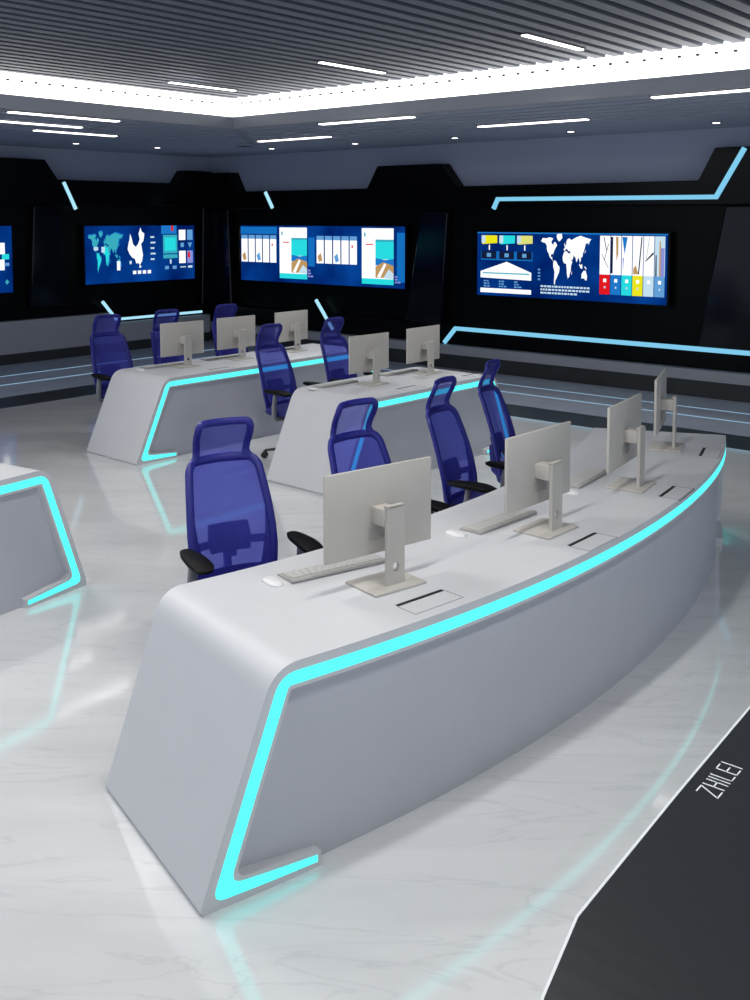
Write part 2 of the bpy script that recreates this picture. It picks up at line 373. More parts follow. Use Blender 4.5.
# ------------------------------------------------------------------ video walls
CONT = {
 'na': [(-165,62),(-155,71),(-128,70),(-110,73),(-95,72),(-82,70),(-95,62),(-92,57),(-80,52),(-78,60),(-65,60),(-56,52),(-66,45),(-75,38),(-81,30),(-81,25),(-84,30),(-97,27),(-97,20),(-88,21),(-88,16),(-82,9),(-90,14),(-105,20),(-112,30),(-120,34),(-125,42),(-125,50),(-137,58),(-152,59)],
 'gr': [(-55,82),(-25,83),(-20,72),(-40,62),(-52,66),(-60,76)],
 'sa': [(-80,9),(-72,12),(-60,9),(-50,1),(-36,-6),(-40,-20),(-48,-27),(-57,-36),(-65,-42),(-68,-54),(-74,-50),(-72,-30),(-71,-18),(-80,-5)],
 'af': [(-17,21),(-10,31),(-5,36),(10,37),(20,32),(32,31),(38,19),(44,11),(51,11),(41,-2),(40,-15),(34,-22),(30,-31),(20,-35),(14,-22),(12,-8),(8,4),(-6,5),(-14,11)],
 'eu': [(-9,38),(-9,44),(-1,44),(-4,49),(4,52),(9,57),(6,60),(14,68),(28,71),(42,66),(70,73),(104,78),(140,73),(178,69),(165,62),(160,54),(155,60),(140,57),(133,45),(127,37),(121,31),(120,24),(108,20),(108,12),(102,10),(103,2),(98,16),(91,22),(80,8),(76,12),(72,20),(62,25),(55,27),(57,22),(52,16),(44,13),(38,22),(34,30),(36,37),(27,37),(22,38),(16,41),(9,44),(0,39)],
 'au': [(114,-22),(122,-17),(131,-12),(137,-15),(142,-11),(147,-20),(153,-27),(150,-37),(143,-39),(135,-34),(124,-33),(115,-34)],
 'ind': [(96,4),(106,-6),(114,-8),(120,-8),(118,4),(108,2)], 'ng': [(131,-1),(141,-3),(150,-9),(140,-8)], 'uk': [(-6,50),(1,52),(-3,58),(-6,57)], 'jp': [(131,32),(140,36),(142,43),(138,38)], 'mad': [(44,-24),(49,-13),(48,-24)],
}
CHINA = [(0.0,0.55),(0.05,0.42),(0.12,0.30),(0.16,0.16),(0.24,0.26),(0.32,0.42),(0.48,0.50),(0.62,0.42),(0.72,0.30),(0.66,0.16),(0.78,0.0),(0.84,0.10),(1.0,0.16),(0.94,0.34),(0.80,0.42),(0.84,0.54),(0.90,0.70),(0.84,0.86),(0.70,0.96),(0.60,0.90),(0.50,0.92),(0.42,0.80),(0.26,0.76),(0.12,0.68)]
SCR = ['scr_navy','scr_white','scr_pale','scr_cyan','scr_teal','scr_mid','scr_sky','scr_yel','scr_yelp','scr_red','scr_dark','scr_tan','scr_lilac','scr_glow']
K = {k[4:]: i for i, k in enumerate(SCR)}
def make_screen(name, uv0, z0, width, height, axis, label, draw, cat='video wall', kk=1.0):
    """axis 'R': local u runs towards -Y on the right wall; axis 'L': u runs +X on the left wall."""
    t = empty(name, (XR+0.1, uv0, z0) if axis == 'R' else (uv0, YL+0.1, z0)); tag(t, label, cat)
    wp = lambda u: u*kk/(u*kk+1-u)       # spacing of the screen layout
    if axis == 'R': f = lambda u, v, d: Vector((-0.1 - d, -wp(u)*width, height*(1-v)))
    else: f = lambda u, v, d: Vector((wp(u)*width, -0.1 - d, height*(1-v)))
    fr = MB(); e = 0.012
    fr.prism([(-e,-2*e),(1+e,-2*e),(1+e,1+2*e),(-e,1+2*e)], -0.12 if axis=='R' else -0.099, -0.004, f)
    fr.build('bezel', 'black', t, smooth=False)
    mb_ = MB(); layer = [0]
    def poly(pts, c, m_=mb_):
        layer[0] += 1; m_.add([f(p[0], p[1], 0.001 + layer[0]*0.00004) for p in pts], [tuple(range(len(pts)))], K[c])
    def rect(u0, v0, u1, v1, c): poly([(u0,v0),(u1,v0),(u1,v1),(u0,v1)], c)
    mb_.add([f(0,0,0),f(1,0,0),f(1,1,0),f(0,1,0)], [(0,1,2,3)], 0)
    draw(poly, rect)
    mb_.build('screen_image', SCR, t, smooth=False)
    return t
def world(poly, u0, v0, u1, v1, c, keys=None):
    for k, pts in CONT.items():
        if keys and k not in keys: continue
        poly([(u0 + (p[0]+165)/345*(u1-u0), v0 + (78-p[1])/134*(v1-v0)) for p in pts], c)
def textlines(rect, u0, v0, u1, rows, dv, c):
    for r_ in range(rows):
        u = u0
        while u < u1 - (0.02 if r_ < rows-1 else 0.3*(u1-u0)):
            w = random.uniform(0.008, 0.02); rect(u, v0+r_*dv, min(u+w, u1), v0+r_*dv+dv*0.55, c); u += w + 0.004
def drawR(poly, rect):
    rect(0.0,0.0,1.0,0.02,'mid'); rect(0.02,0.30,0.29,0.44,'glow')
    for i, c in enumerate(('yel','cyan','yelp')):
        u = 0.022 + i*0.093; poly([(u,0.05),(u+0.082,0.05),(u+0.082,0.17),(u+0.005,0.19),(u,0.16)], c); rect(u,0.05,u+0.02,0.17,'pale')
        rect(u+0.038,0.20,u+0.044,0.28,'white'); rect(u,0.30,u+0.078,0.42,'dark'); rect(u+0.028,0.33,u+0.05,0.39,'sky')
    poly([(0.018,0.62),(0.155,0.46),(0.285,0.62),(0.285,0.74),(0.018,0.72)], 'white'); rect(0.03,0.635,0.275,0.655,'teal')
    for i in range(3): textlines(rect, 0.035+i*0.08, 0.76, 0.075+i*0.08, 3, 0.04, 'sky')
    rect(0.018,0.885,0.285,0.955,'white')
    rect(0.305,0.02,0.61,0.97,'navy')
    world(poly, 0.335, 0.04, 0.60, 0.80, 'white')
    for i in range(4): rect(0.320,0.55+i*0.05,0.332,0.575+i*0.05,'sky')
    textlines(rect, 0.335, 0.80, 0.60, 3, 0.05, 'pale')
    cols = ['red','mid','cyan','yel','pale','sky']
    for i, c in enumerate(cols):
        u = 0.645 + i*0.0578
        rect(u,0.035,u+0.054,0.60,'white' if i != 5 else 'pale'); rect(u,0.60,u+0.054,0.89,c)
        rect(u+0.02,0.66,u+0.036,0.71,'white'); rect(u+0.024,0.77,u+0.032,0.80,'pale')
    def br(a, b, w, c): poly([(a[0]-w,a[1]),(a[0]+w,a[1]),(b[0]+w,b[1]),(b[0]-w,b[1])], c)
    br((0.665,0.05),(0.680,0.25),0.002,'dark'); br((0.690,0.15),(0.668,0.40),0.0015,'dark'); br((0.655,0.3),(0.69,0.5),0.0015,'dark')
    rect(0.703,0.05,0.714,0.58,'dark'); poly([(0.728,0.05),(0.742,0.05),(0.742,0.3),(0.733,0.4)],'tan')
    poly([(0.762,0.05),(0.79,0.05),(0.775,0.3)],'mid'); poly([(0.765,0.35),(0.772,0.35),(0.768,0.58)],'lilac')
    br((0.865,0.05),(0.850,0.58),0.003,'dark'); poly([(0.822,0.5),(0.835,0.45),(0.85,0.58),(0.822,0.58)],'tan')
    br((0.905,0.05),(0.89,0.35),0.001,'dark'); poly([(0.885,0.38),(0.928,0.25),(0.928,0.29),(0.885,0.40)],'dark')
    poly([(0.938,0.3),(0.944,0.3),(0.946,0.60),(0.938,0.60)],'dark'); poly([(0.958,0.1),(0.964,0.1),(0.975,0.6),(0.958,0.6)],'tan'); rect(0.966,0.2,0.985,0.6,'lilac')
def page(poly, rect, u0, v0, u1, v1):
    w = u1-u0; h = v1-v0
    rect(u0,v0,u1,v1,'white'); rect(u0,v0+h*0.90,u1,v1,'cyan'); rect(u0+w*0.07,v0+h*0.08,u0+w*0.12,v0+h*0.15,'teal')
    rect(u0+w*0.12,v0+h*0.28,u0+w*0.35,v0+h*0.30,'red')
    a = u0+w*0.43
    rect(a,v0+h*0.20,u1,v0+h*0.55,'cyan'); rect(a,v0+h*0.20,u1,v0+h*0.24,'teal')
    poly([(a,v0+h*0.53),(a+w*0.3,v0+h*0.56),(u1,v0+h*0.54),(u1,v0+h*0.66),(a,v0+h*0.66)],'mid')
    poly([(a,v0+h*0.68),(a+w*0.25,v0+h*0.60),(u1,v0+h*0.66),(u1,v0+h*0.88),(a,v0+h*0.88)],'tan')
    poly([(a+w*0.05,v0+h*0.86),(a+w*0.28,v0+h*0.62),(a+w*0.34,v0+h*0.64),(a+w*0.15,v0+h*0.88)],'white')
    poly([(a+w*0.25,v0+h*0.88),(a+w*0.42,v0+h*0.72),(u1,v0+h*0.80),(u1,v0+h*0.90)],'pale')
def tabs(poly, rect, u0, u1, v0, v1):
    for i in range(5):
        w = (u1-u0)/5; u = u0+i*w
        rect(u,v0,u+w*0.86,v0+0.07,'sky'); rect(u,v0+0.07,u+w*0.86,v1,'white')
        if i in (0,2): poly([(u+w*0.1,v1-0.12),(u+w*0.5,v1-0.18),(u+w*0.7,v1-0.05),(u+w*0.3,v1-0.02)],'tan' if i == 0 else 'sky')
        if i == 4: rect(u+w*0.2,v0+0.15,u+w*0.4,v0+0.19,'red')
def drawM(poly, rect):
    rect(0,0.02,0.22,0.15,'glow'); rect(0.952,0.1,1.0,0.9,'glow'); rect(0.41,0.2,0.45,0.7,'glow')
    tabs(poly, rect, 0.004, 0.222, 0.17, 0.66); page(poly, rect, 0.236, 0.03, 0.403, 0.93)
    tabs(poly, rect, 0.462, 0.715, 0.17, 0.64); page(poly, rect, 0.738, 0.03, 0.932, 0.95)
    textlines(rect, 0.408, 0.76, 0.445, 3, 0.05, 'lilac'); textlines(rect, 0.94, 0.80, 0.975, 3, 0.045, 'lilac')
def drawC(poly, rect):
    world(poly, 0.025, 0.10, 0.36, 0.83, 'glow')
    world(poly, 0.03, 0.12, 0.35, 0.80, 'scr_teal'[4:]); world(poly, 0.03, 0.16, 0.34, 0.78, 'cyan', ('af','sa','uk','jp'))
    rect(0.08,0.36,0.12,0.42,'pale'); rect(0.15,0.36,0.18,0.46,'pale'); rect(0.29,0.62,0.32,0.78,'white')
    poly([(0.39+p[0]*0.155, 0.03+p[1]*0.70) for p in CHINA], 'white'); rect(0.405,0.62,0.425,0.68,'pale'); rect(0.495,0.71,0.51,0.75,'white')
    for i in range(5): rect(0.60,0.19+i*0.10,0.635+0.01*(i%2),0.22+i*0.10,'pale')
    for i in range(4): rect(0.435+i*0.045,0.80,0.465+i*0.045,0.86,'white')
    rect(0.70,0.0,0.84,0.15,'mid'); rect(0.79,0.0,0.81,0.1,'red'); rect(0.715,0.17,0.845,0.60,'teal'); rect(0.73,0.22,0.83,0.46,'cyan')
    rect(0.715,0.51,0.845,0.53,'navy'); rect(0.775,0.62,0.79,0.70,'pale'); rect(0.73,0.74,0.765,0.80,'sky'); rect(0.80,0.74,0.835,0.80,'sky')
    rect(0.86,0.08,0.92,0.27,'white'); rect(0.935,0.08,0.985,0.27,'sky'); rect(0.875,0.32,0.905,0.40,'sky'); poly([(0.94,0.32),(0.98,0.32),(0.96,0.42)],'sky')
    rect(0.86,0.47,0.92,0.70,'white'); rect(0.935,0.47,0.985,0.70,'lilac'); rect(0.94,0.5,0.96,0.6,'red'); rect(0.87,0.76,0.92,0.78,'pale'); rect(0.94,0.75,0.98,0.79,'pale')
def draw0(poly, rect):
    rect(0.93,0.25,0.965,0.42,'white'); rect(0.93,0.50,0.962,0.66,'white'); rect(0.95,0.42,0.985,0.5,'cyan'); rect(0.965,0.55,0.985,0.6,'sky')
    poly([(0.962,0.84),(0.972,0.80),(0.982,0.84),(0.972,0.88)],'teal'); rect(0.0,0.2,0.9,0.6,'glow'); rect(0.1,0.25,0.5,0.7,'teal')
make_screen('video_wall', 8.32, 1.10, 2.88, 0.90, 'R', 'wide blue video screen with a white world map and six coloured cards', drawR, kk=1.144)
make_screen('video_wall', 13.31, 1.12, 3.66, 0.95, 'R', 'wide blue video screen showing two white tablet pages and rows of small cards', drawM, kk=1.152)
make_screen('video_wall', 9.56, 1.13, 2.25, 0.94, 'L', 'blue video screen with a cyan world map and a white map outline in its middle', drawC, kk=0.905)
make_screen('video_wall', 4.9, 1.08, 3.38, 1.0, 'L', 'blue video screen cut off by the left edge of the picture', draw0)

# ------------------------------------------------------------------ desks
def desk(loc, rz, R, bl, br, tl, tr, h, depth, label, slots):
    t = empty('console_desk', loc, rz); tag(t, label, 'desk', 'white console desks with a cyan light line')
    def P(s, d, z):
        a = s / R; q = max(0.0, s-1.5) if R < 8 else 0.0        # the far end tightens slightly
        th = a + 0.06*q*q
        return Vector((R*sin(a) - d*sin(th), R-R*cos(a) + 0.02*q**3 + d*cos(th), z))
    mL = (tl-bl)/h; mR = (tr-br)/h
    def path(t_):
        zc = 0.9*t_; zt = 0.55*t_
        lx = lambda z: bl + mL*z + t_*sqrt(1+mL*mL)
        rx = lambda z: br + mR*z - t_*sqrt(1+mR*mR)
        ft = 0.46 if (t_ < 0.01 or t_ > 0.085) else 0.445
        C = [(bl+ft, zt), (lx(zc), zc), (lx(h-t_), h-t_), (rx(h-t_), h-t_), (rx(zc), zc), (br-ft, zt)]
        rad = [0, 0.03 if t_ == 0 else 0.05, max(0.10-t_*1.1, 0.006), max(0.10-t_*1.1, 0.006), 0.03 if t_ == 0 else 0.05, 0]
        C = [Vector(c) for c in C]; out = [C[0]]
        for i in range(1, 5):
            a = (C[i-1]-C[i]).normalized()*rad[i]; b = (C[i+1]-C[i]).normalized()*rad[i]
            arc = []
            for k in range(9):
                q = k/8; arc.append(C[i] + a*(1-q)**2 + b*q*q)
            if i == 3:
                s0 = out[-1]
                for k in range(1, 64): out.append(s0.lerp(arc[0], k/64))
            elif i in (1, 5): pass
            if i == 1:
                s0 = out[-1]
                for k in range(1, 6): out.append(s0.lerp(arc[0], k/6))
            out += arc
        s0 = out[-1]
        for k in range(1, 6): out.append(s0.lerp(C[5], k/6))
        out.append(C[5])
        return out
    def ring(t0, t1, d0, d1):
        A = path(t0); B = path(t1); N = len(A); mb_ = MB()
        vs = [P(p.x, d0, p.y) for p in A] + [P(p.x, d0, p.y) for p in B] + [P(p.x, d1, p.y) for p in A] + [P(p.x, d1, p.y) for p in B]
        fs = []
        for i in range(N-1):
            fs += [(i,i+1,N+i+1,N+i),(2*N+i+1,2*N+i,3*N+i,3*N+i+1),(i+1,i,2*N+i,2*N+i+1),(N+i,N+i+1,3*N+i+1,3*N+i)]
        fs += [(0,N,3*N,2*N),(N-1,2*N-1+2*N-N+N,0,0)] if False else [(0,N,3*N,2*N),(2*N-1,N-1,3*N-1,4*N-1)]
        return mb_.add(vs, fs)
    ring(0, 0.092, 0, depth).build('shell', 'solid', t, ang=28)
    ring(0.033, 0.078, -0.001, 0.02).build('light_strip', 'cyan', t, ang=28)['label'] = 'glowing cyan light line'
    # recessed front panel
    mb_ = MB(); N = 64; z1 = h-0.085; rows = [0.0, z1]
    vs = []
    for d in (0.045, 0.075):
        for z in rows:
            a = bl+mL*z+0.06; b = br+mR*z-0.06
            for k in range(N+1): vs.append(P(a+(b-a)*k/N, d, z))
    W = N+1; fs = []
    for k in range(N):
        fs += [(k,k+1,W+k+1,W+k),(2*W+k+1,2*W+k,3*W+k,3*W+k+1),(W+k,W+k+1,3*W+k+1,3*W+k),(k+1,k,2*W+k,2*W+k+1)]
    fs += [(0,W,3*W,2*W),(W-1,2*W+W-1,4*W-1,2*W-1)]
    mb_.add(vs, fs).build('front_panel', 'panel', t)
    # cable flaps in the worktop
    for s, sd in slots:
        mb_ = MB()
        def strip(s0, s1, d0, d1, z, m_=0, mbx=None):
            mbx.add([P(s0,d0,z),P(s1,d0,z),P(s1,d1,z),P(s0,d1,z),P(s0,d0,h-0.004),P(s1,d0,h-0.004),P(s1,d1,h-0.004),P(s0,d1,h-0.004)],
                    [(0,1,2,3),(4,7,6,5),(0,4,5,1),(1,5,6,2),(2,6,7,3),(3,7,4,0)], m_)
        c0 = s-0.14; c1 = s+0.12; f0 = sd-0.10
        e = 0.003
        for q in ((c0,c1,f0,f0+e),(c0,c0+e,f0,sd),(c1-e,c1,f0,sd)): strip(*q, h+0.0008, 0, mb_)
        fp = mb_.build('cable_flap', 'seam', t, smooth=False)
        m2 = MB(); strip(c0+0.005, c1-0.005, sd, sd+0.018, h+0.0012, 0, m2)
        m2.build('cable_slot', 'slot', fp, smooth=False)
    return t, P
H = 0.745
d3, P3 = desk((4.13, 2.085, 0), 0, 7.8, -2.18, 3.03, -1.90, 2.70, H, 0.87, 'large curved white console desk in the foreground with four monitors', [(-1.11,0.15), (-0.04,0.10), (1.0,0.09), (2.06,0.11)])
d1, P1 = desk((6.98, 7.35, 0), radians(-0.5), 60, -1.50, 2.02, -1.17, 1.70, H, 0.80, 'white console desk farthest back, carrying three monitors', [(-0.42,0.12), (0.33,0.12), (1.15,0.12)])
d2, P2 = desk((6.98, 5.23, 0), radians(-1), 60, -1.15, 1.31, -0.81, 0.98, H, 0.86, 'white console desk in the middle of the room carrying two monitors', [(-0.12,0.16), (0.83,0.16)])
d4, P4 = desk((1.92, 5.04, 0), 0, 8.46, -1.75, 1.57, -1.45, 1.30, 0.77, 0.80, 'white console desk cut off by the left edge of the picture', [])

# dark reception top in the lower right corner
t5 = empty('lettered_console', (2.6, 0.5, 0)); tag(t5, 'dark ribbed console top with white lettering in the lower right corner', 'desk')
far = [(0.6,0.45),(1.1,0.72),(1.60,0.925),(1.84,0.985),(2.4,1.015),(2.98,1.04),(3.6,1.065),(4.4,1.07)]
near = [(4.4,0.0),(3.0,-0.10),(1.6,-0.12),(0.9,-0.15)]
off = lambda p, k=0.0: (p[0]-2.6, p[1]-0.5)
fz = lambda u, v, d: Vector((u, v, d))
MB().prism([off(p) for p in far+near], 0.70, 0.73, fz).build('worktop', 'ribbed', t5, smooth=False)
rim = [(p[0], p[1]+0.006) for p in far]
MB().prism([off(p) for p in rim + [(p[0], p[1]+0.0) for p in far[::-1]]], 0.702, 0.7315, fz).build('edge_rim', 'letter', t5, smooth=False)
ins = [(0.8,0.42),(1.2,0.66),(1.65,0.85),(2.4,0.93),(3.2,0.96),(4.3,0.98),(4.3,0.90),(3.2,0.88),(2.4,0.85),(1.7,0.77),(1.28,0.58),(0.88,0.34)]
MB().prism([off(p) for p in ins], 0.0, 0.70, fz).build('front_panel', 'solid', t5, smooth=False)
MB().box(4.2-2.6,4.3-2.6,0.05-0.5,0.9-0.5,0,0.70).build('end_panel', 'solid', t5, smooth=False)
# white lettering, strokes
GL = {'Z': [[(0,1),(1,1),(0,0),(1,0)]], 'H': [[(0,0),(0,1)],[(1,0),(1,1)],[(0,0.5),(1,0.5)]], 'I': [[(0.5,0),(0.5,1)]],
      'L': [[(0,1),(0,0),(1,0)]], 'E': [[(1,1),(0,1),(0,0),(1,0)],[(0,0.5),(0.9,0.5)]]}
txt = empty('lettering', (0,0,0)); txt.parent = t5; txt['label'] = 'white thin capital letters ZHILEI'
bx, by = 2.462, 0.931
ux = Vector((0.999, 0.02)); uy = Vector((0.0, 1.0))
pen = 0.0
for chx, wd in (('Z',0.032),('H',0.026),('I',0.004),('L',0.024),('E',0.026),('I',0.004)):
    mb_ = MB()
    for st in GL[chx]:
        for a, b in zip(st[:-1], st[1:]):
            A = Vector((bx, by)) + ux*(pen + a[0]*wd) + uy*(a[1]*0.055); B = Vector((bx, by)) + ux*(pen + b[0]*wd) + uy*(b[1]*0.055)
            tt = (B-A).normalized(); nn = Vector((-tt.y, tt.x))*0.0018; A -= tt*0.0018; B += tt*0.0018
            mb_.prism([off(q) for q in (A+nn, B+nn, B-nn, A-nn)], 0.7301, 0.7312, fz)
    mb_.build('letter', 'letter', txt, smooth=False)
    pen += wd + 0.013

# ------------------------------------------------------------------ monitors
def plate_hole(mb_, x0, x1, z0, z1, cz, r, y0, y1, n_=24):
    # vertical plate with a round cable hole
    hw = (x1-x0)/2; cx = (x0+x1)/2
    def ringpt(k, sq):
        q = 2*pi*k/n_ + pi/4
        if not sq: return (cx+r*cos(q), cz+r*1.25*sin(q))
        m_ = max(abs(cos(q)), abs(sin(q))); return (cx+hw*cos(q)/m_, cz+hw*sin(q)/m_)
    vs = []
    for y in (y0, y1):
        for sq in (0, 1): vs += [(ringpt(k, sq)[0], y, ringpt(k, sq)[1]) for k in range(n_)]
    fs = []
    for k in range(n_):
        j = (k+1) % n_
        fs += [(k,j,n_+j,n_+k),(2*n_+j,2*n_+k,3*n_+k,3*n_+j),(j,k,2*n_+k,2*n_+j)]
    mb_.add(vs, fs)
    for k in range(n_):
        j = (k+1) % n_; a = ringpt(k,1); b = ringpt(j,1)
        if abs(a[0]-b[0]) < 1e-6: mb_.add([(a[0],y0,a[1]),(b[0],y0,b[1]),(b[0],y1,b[1]),(a[0],y1,a[1])], [(0,1,2,3)])
    for (za, zb) in ((z0, cz-hw), (cz+hw, z1)):
        if zb-za > 1e-4: mb_.box(x0, x1, y0, y1, za, zb)
def make_monitor():
    # local: back faces -Y, base centre at origin, z = 0 on the desk
    t = empty('monitor', (0,0,0)); tag(t, '', 'monitor')
    b = MB().box(-0.13, 0.13, -0.10, 0.10, 0, 0.010).build('base_plate', 'mon', t, bevel=0.004)
    mb_ = MB(); plate_hole(mb_, -0.036, 0.052, 0.010, 0.325, 0.08, 0.016, -0.054, -0.038)
    mb_.build('stand_post', 'mon', t, smooth=False)
    MB().box(-0.036, 0.052, -0.054, -0.030, 0.318, 0.330).box(-0.045, 0.03, -0.038, 0.037, 0.245, 0.315).build('bracket', 'mon', t, bevel=0.004)
    p = MB().box(-0.27, 0.27, 0.036, 0.052, 0.118, 0.468).build('panel', 'mon', t, bevel=0.004)
    MB().box(-0.262, 0.262, 0.052, 0.0535, 0.128, 0.460).build('display', 'monscreen', p, smooth=False)
    vt = MB()
    for i in range(9): vt.box(-0.06, 0.06, 0.0352, 0.0362, 0.175+i*0.006, 0.178+i*0.006)
    vt.build('vent', 'metal', p, smooth=False)
    return t
def make_keyboard():
    t = empty('keyboard', (0,0,0)); tag(t, '', 'keyboard')
    # side profile extruded in x: round battery tube at the back (-y), thin at the user side (+y)
    prof = [(-0.062,0.0),(-0.066,0.006),(-0.064,0.014),(-0.056,0.018),(-0.048,0.016),(0.058,0.006),(0.062,0.003),(0.062,0.0)]
    MB().prism(prof, -0.23, 0.23, lambda u, v, d: Vector((d, u, v))).build('body', 'metal', t, bevel=0.0015)
    kb = MB(); T = Matrix.Translation((0,0,0.0116)) @ Matrix.Rotation(math.atan2(-0.010,0.106), 4, 'X')
    for r_ in range(5):
        y0 = -0.044 + r_*0.0205; n_ = (15,14,13,12,8)[r_]; w = 0.43/n_; x = -0.215
        for k in range(n_):
            kb.box(x+0.0015, x+w-0.0015, y0, y0+0.0165, 0.0, 0.0035, 0, T); x += w
    kb.build('keys', 'key', t, smooth=False)
    return t
def make_mouse():
    t = MB(); N = 12; Mm = 16; vs = []
    for i in range(N+1):
        v = i/N; y = -0.055 + 0.11*v; w = 0.030*sqrt(max(0.02, 1-(2*v-1)**4)); hh = 0.017*sqrt(max(0.04, 1-(2*v-1.0)**4))*(0.8+0.3*v)
        for k in range(Mm+1):
            q = pi*k/Mm; vs.append((-w*cos(q), y, max(0.0, hh*sin(q)**0.6)))
    W = Mm+1; fs = [(i*W+k, i*W+k+1, (i+1)*W+k+1, (i+1)*W+k) for i in range(N) for k in range(Mm)]
    fs += [tuple(range(Mm, -1, -1)), tuple(N*W+k for k in range(W))]
    t.add(vs, fs)
    return t.build('computer_mouse', 'white')

place = []
mon0 = make_monitor(); kb0 = make_keyboard(); mo0 = make_mouse()
first = {'m': True, 'k': True, 'o': True}
def put(kind, x, y, deg, label, group, sc=1.0):
    src = {'m': mon0, 'k': kb0, 'o': mo0}[kind]
    o = src if first[kind] else copy_tree(src); first[kind] = False
    o.location = (x*0.991, y*0.991, H + 0.0005); o.rotation_euler = (0, 0, radians(deg))
    o.scale = (sc, sc, sc)
    o['label'] = label; o['group'] = group; o['category'] = {'m':'monitor','k':'keyboard','o':'mouse'}[kind]
    return o
G = ' on the large curved foreground desk'
put('m', 3.10, 2.545, -12, 'pale grey monitor seen from behind, nearest of the four'+G, 'monitors')
put('m', 4.14, 2.42, -2, 'pale grey monitor seen from behind, second from the left'+G, 'monitors')
put('m', 5.13, 2.465, 8, 'pale grey monitor, third from the left'+G, 'monitors')
put('m', 6.15, 2.72, 18, 'pale grey monitor seen almost edge-on, farthest'+G, 'monitors')
put('m', 6.48, 7.90, -5, 'pale grey monitor, leftmost of three on the farthest white desk', 'monitors', 0.93)
put('m', 7.20, 7.90, -3, 'pale grey monitor, middle of three on the farthest white desk', 'monitors', 0.93)
put('m', 8.02, 7.90, 0, 'pale grey monitor, rightmost of three on the farthest white desk', 'monitors', 0.93)
put('m', 6.85, 5.78, -3, 'pale grey monitor, left one of two on the middle desk', 'monitors', 0.93)
put('m', 7.67, 5.80, 0, 'pale grey monitor, right one of two on the middle desk', 'monitors', 0.93)
put('k', 3.09, 2.825, -16, 'silver keyboard behind the nearest monitor'+G, 'keyboards')
put('k', 4.10, 2.66, -3, 'silver keyboard behind the second monitor'+G, 'keyboards')
put('k', 5.11, 2.74, 6, 'silver keyboard behind the third monitor'+G, 'keyboards')
put('k', 6.03, 2.99, 16, 'silver keyboard hidden behind the farthest monitor'+G, 'keyboards')
put('k', 6.36, 8.10, -4, 'silver keyboard by the leftmost monitor on the farthest white desk', 'keyboards')
put('k', 7.12, 8.10, -3, 'silver keyboard by the middle monitor on the farthest white desk', 'keyboards')
put('k', 7.95, 8.10, -2, 'silver keyboard by the rightmost monitor on the farthest white desk', 'keyboards')
put('k', 6.62, 6.02, -2, 'silver keyboard by the left monitor on the middle desk', 'keyboards')
put('k', 7.50, 6.02, 0, 'silver keyboard by the right monitor on the middle desk', 'keyboards')
put('o', 2.81, 2.90, -14, 'white mouse left of the nearest keyboard'+G, 'computer mice')
put('o', 3.80, 2.70, -3, 'white mouse left of the second keyboard'+G, 'computer mice')
put('o', 4.79, 2.66, 5, 'white mouse left of the third keyboard'+G, 'computer mice')
put('o', 6.05, 8.05, -4, 'white mouse near the left end of the farthest white desk', 'computer mice')
put('o', 6.32, 6.00, -2, 'white mouse near the left end of the middle desk', 'computer mice')

